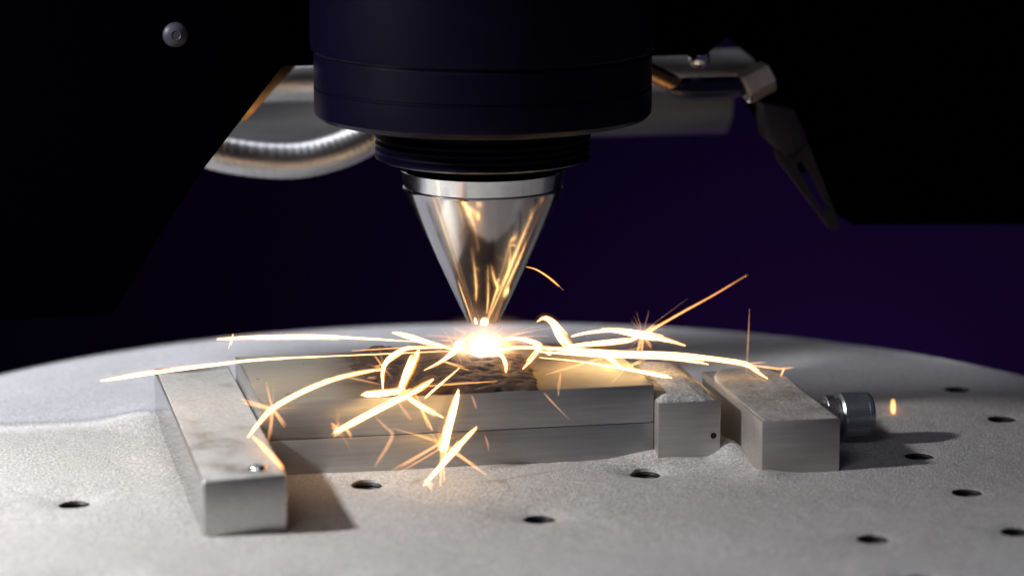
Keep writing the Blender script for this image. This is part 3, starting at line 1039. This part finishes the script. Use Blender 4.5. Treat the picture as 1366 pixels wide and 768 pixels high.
     [((21.48, -22.93, 14.63), (25.59, -21.93, 16.16), 0.263), ((21.34, -23.54, 14.63), (16.83, -31.6, 14.02), 0.164)]),
    ("short bright spark diving onto the plate's far end", 'hot',
     [(19.58, -12.0, 15.4, 0.616), (20.71, -15.0, 14.74, 0.477), (21.34, -23.54, 14.63, 0.269)],
     []),
    ("dim double spark dropping over the plate's front edge", 'dim',
     [(7.65, -32.0, 16.56, 0.198), (7.17, -33.0, 14.77, 0.395), (7.04, -33.0, 12.62, 0.33)],
     []),
    ("dim orange dash on the upper plate's bare front face", 'dim',
     [(4.26, -34.0, 13.51, 0.329), (5.66, -35.0, 11.79, 0.263), (8.41, -36.0, 8.92, 0.131)],
     []),
    ("dim short dash under the deposit on the upper plate's face", 'dim',
     [(-8.71, -34.0, 13.71, 0.262), (-7.98, -35.0, 11.48, 0.327)],
     []),
    ('small curved orange spark hanging beside the nozzle cone', 'warm',
     [(5.58, -12.0, 31.83, 0.203), (7.52, -12.0, 31.2, 0.271), (9.74, -12.0, 29.73, 0.34), (11.7, -12.0, 27.99, 0.34)],
     []),
    ('lone blurred orange ember floating past the screw head', 'warm',
     [(79.5, 0.0, 1.02, 0.572), (79.21, -1.07, 0.55, 0.642), (77.7, -5.83, 0.55, 0.637), (76.8, -8.77, 0.55, 0.564)],
     []),
    ('short spark curling out of the pool onto the deposit', 'hot',
     [(0.83, -8.0, 15.36, 0.479), (1.49, -11.0, 15.14, 0.545), (1.23, -15.02, 14.63, 0.542), (-0.1, -21.69, 14.63, 0.335)],
     []),
    ('slim straight spark crossing the deposit in front of the pool', 'hot',
     [(-16.77, -33.0, 13.31, 0.327), (-14.29, -31.03, 14.63, 0.328), (-8.79, -23.0, 16.12, 0.2)],
     []),
    ('thin reddish spark lying across the front of the deposit', 'warm',
     [(-17.17, -30.0, 14.67, 0.197), (-10.49, -30.0, 14.9, 0.197), (-3.25, -30.0, 15.05, 0.132)],
     []),
    ("dim short spark behind the arching spark's end", 'dim',
     [(-30.27, -20.0, 15.19, 0.199), (-26.82, -22.0, 14.67, 0.332), (-23.56, -26.75, 14.63, 0.263)],
     [((-25.07, -22.0, 14.86), (-23.22, -21.33, 14.63), 0.263)]),
    ('tiny round glowing bead beside the arched spark', 'hot',
     [(8.79, -14.0, 16.16, 0.272), (9.35, -14.0, 16.14, 0.544), (9.9, -14.0, 16.11, 0.272)],
     []),
    ("thin spark running level into the pool along the deposit's back", 'warm',
     [(-25.13, -4.0, 15.91, 0.137), (-15.27, -3.0, 15.83, 0.206), (-5.02, -2.0, 15.32, 0.276)],
     []),
    ("pale pinkish spark fanning low over the plate's far end", 'dim',
     [(6.47, -24.89, 14.63, 0.267), (13.31, -20.0, 15.04, 0.472), (20.71, -15.0, 15.44, 0.545), (28.24, -10.0, 15.73, 0.276)],
     []),
    ('faint pair of specks on the lower plate under the deposit', 'dim',
     [(-6.13, -33.0, 6.21, 0.197), (-5.73, -33.0, 4.84, 0.263), (-5.47, -33.0, 3.33, 0.197)],
     []),
]

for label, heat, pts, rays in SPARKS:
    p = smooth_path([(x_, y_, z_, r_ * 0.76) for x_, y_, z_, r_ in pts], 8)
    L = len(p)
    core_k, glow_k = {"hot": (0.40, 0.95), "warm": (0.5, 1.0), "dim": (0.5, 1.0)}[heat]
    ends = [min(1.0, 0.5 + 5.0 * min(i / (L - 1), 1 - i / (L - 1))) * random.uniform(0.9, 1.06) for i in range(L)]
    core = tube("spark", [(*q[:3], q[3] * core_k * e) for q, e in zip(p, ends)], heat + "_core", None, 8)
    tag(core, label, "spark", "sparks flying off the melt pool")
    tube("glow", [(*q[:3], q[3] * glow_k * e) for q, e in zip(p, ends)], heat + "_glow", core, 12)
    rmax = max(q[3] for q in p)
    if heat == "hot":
        tube("halo", [(*q[:3], q[3] * 1.5 + 0.35) for q in p], "halo_glow", core, 12)  # bloom around the spark, put in as a wide faint volume
    # slim strands that run beside the core and overshoot it unevenly
    for k in range({"hot": 5 if rmax > 0.45 else 3, "warm": 2, "dim": 3}[heat]):
        i0, i1 = int(random.uniform(0, 0.4) * (L - 1)), int(random.uniform(0.6, 1.0) * (L - 1))
        off = np.array((random.uniform(-1, 1), random.uniform(-0.5, 0.5), random.uniform(-1, 1)))
        off /= np.linalg.norm(off)
        seg_ = []
        for i in range(i0, i1 + 1):
            t = (i - i0) / max(1, i1 - i0)
            q = p[i]
            seg_.append((*(q[:3] + off * q[3] * (0.7 + 0.5 * t)), max(0.02, q[3] * 0.17 * (0.5 + 0.5 * math.sin(math.pi * min(1, t * 1.2))))))
        if random.random() < 0.6:
            e0, e1 = np.array(seg_[-2]), np.array(seg_[-1])
            d_ = (e1 - e0)[:3]
            d_ = d_ / (np.linalg.norm(d_) + 1e-9) * random.uniform(0.4, 1.8)
            if e1[2] + d_[2] > 14.6 or e1[1] < -36:
                seg_.append((*(e1[:3] + d_), 0.015))
        tube("strand", seg_, heat + "_core", core, 5)
    if len(rays) >= 3:                      # hair-thin spikes of a bursting spark
        o_ = np.array(rays[0][0])
        for k in range(14):
            d_ = np.array((random.gauss(0, 1), random.gauss(0, 0.5), random.gauss(0, 0.8)))
            d_ *= random.uniform(1.2, 5.5) / np.linalg.norm(d_)
            tube("ray", [(*(o_ + d_ * t), 0.035 * (1.1 - t)) for t in (0, 0.35, 0.7, 1)], "warm_core", core, 5)
    for a, b, r in rays:
        a, b = np.array(a), np.array(b)
        rk = "dim" if r < 0.17 or heat == "dim" else "warm"
        side = np.cross(b - a, (0.2, 0.97, 0.1))
        side /= np.linalg.norm(side)
        for sgn in ((-0.5, 0.6) if r > 0.22 else (0.0,)):
            l_ = 1.0 if sgn <= 0 else random.uniform(0.7, 0.95)
            rp = [(*(a + (b - a) * t * l_ + side * sgn * r * (0.4 + 0.9 * t)), r * s_) for t, s_ in ((0, 0.8), (0.3, 1.0), (0.7, 0.75), (1.0, 0.25))]
            ray = tube("ray", [(*q[:3], q[3] * 0.4) for q in rp], rk + "_core", core, 6)
        rp = [(*(a + (b - a) * t), r * s_) for t, s_ in ((0, 0.8), (0.3, 1.0), (0.7, 0.75), (1.0, 0.25))]
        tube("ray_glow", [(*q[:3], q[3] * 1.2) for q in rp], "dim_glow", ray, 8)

# fine spray too small to pick apart, thrown low and wide from the pool
sv, sf = [], []
for k in range(60):
    az = random.uniform(0, 2 * math.pi)
    el = random.uniform(0.03, 0.55)
    v0 = np.array((math.cos(az) * math.cos(el), math.sin(az) * math.cos(el) * 0.7, math.sin(el)))
    s0, s1 = random.uniform(2, 9), random.uniform(1.5, 7)
    pr = []
    for t in np.linspace(0, 1, 6):
        q = s0 + s1 * t
        pt = np.array((-0.3, -2.5, 15.0)) + v0 * q
        pt[2] = max(14.6, pt[2] - 0.016 * q * q)
        pr.append(pt)
    r = random.uniform(0.02, 0.055)
    for i, pt in enumerate(pr):
        t_ = pr[min(i + 1, 5)] - pr[max(i - 1, 0)]
        t_ /= np.linalg.norm(t_) + 1e-9
        n1 = np.cross(t_, (0, 0, 1.0)); n1 /= np.linalg.norm(n1) + 1e-9
        n2 = np.cross(t_, n1)
        for a in range(4):
            sv.append(tuple(pt + (n1 * math.cos(a * math.pi / 2) + n2 * math.sin(a * math.pi / 2)) * r * (1 - 0.12 * i)))
    b0 = len(sv) - 24
    for i in range(5):
        for a in range(4):
            sf.append((b0 + i * 4 + a, b0 + i * 4 + (a + 1) % 4, b0 + i * 4 + 4 + (a + 1) % 4, b0 + i * 4 + 4 + a))
spray = link_mesh("fine_spray", sv, sf, "warm_core", pool)
spray["kind"] = "stuff"
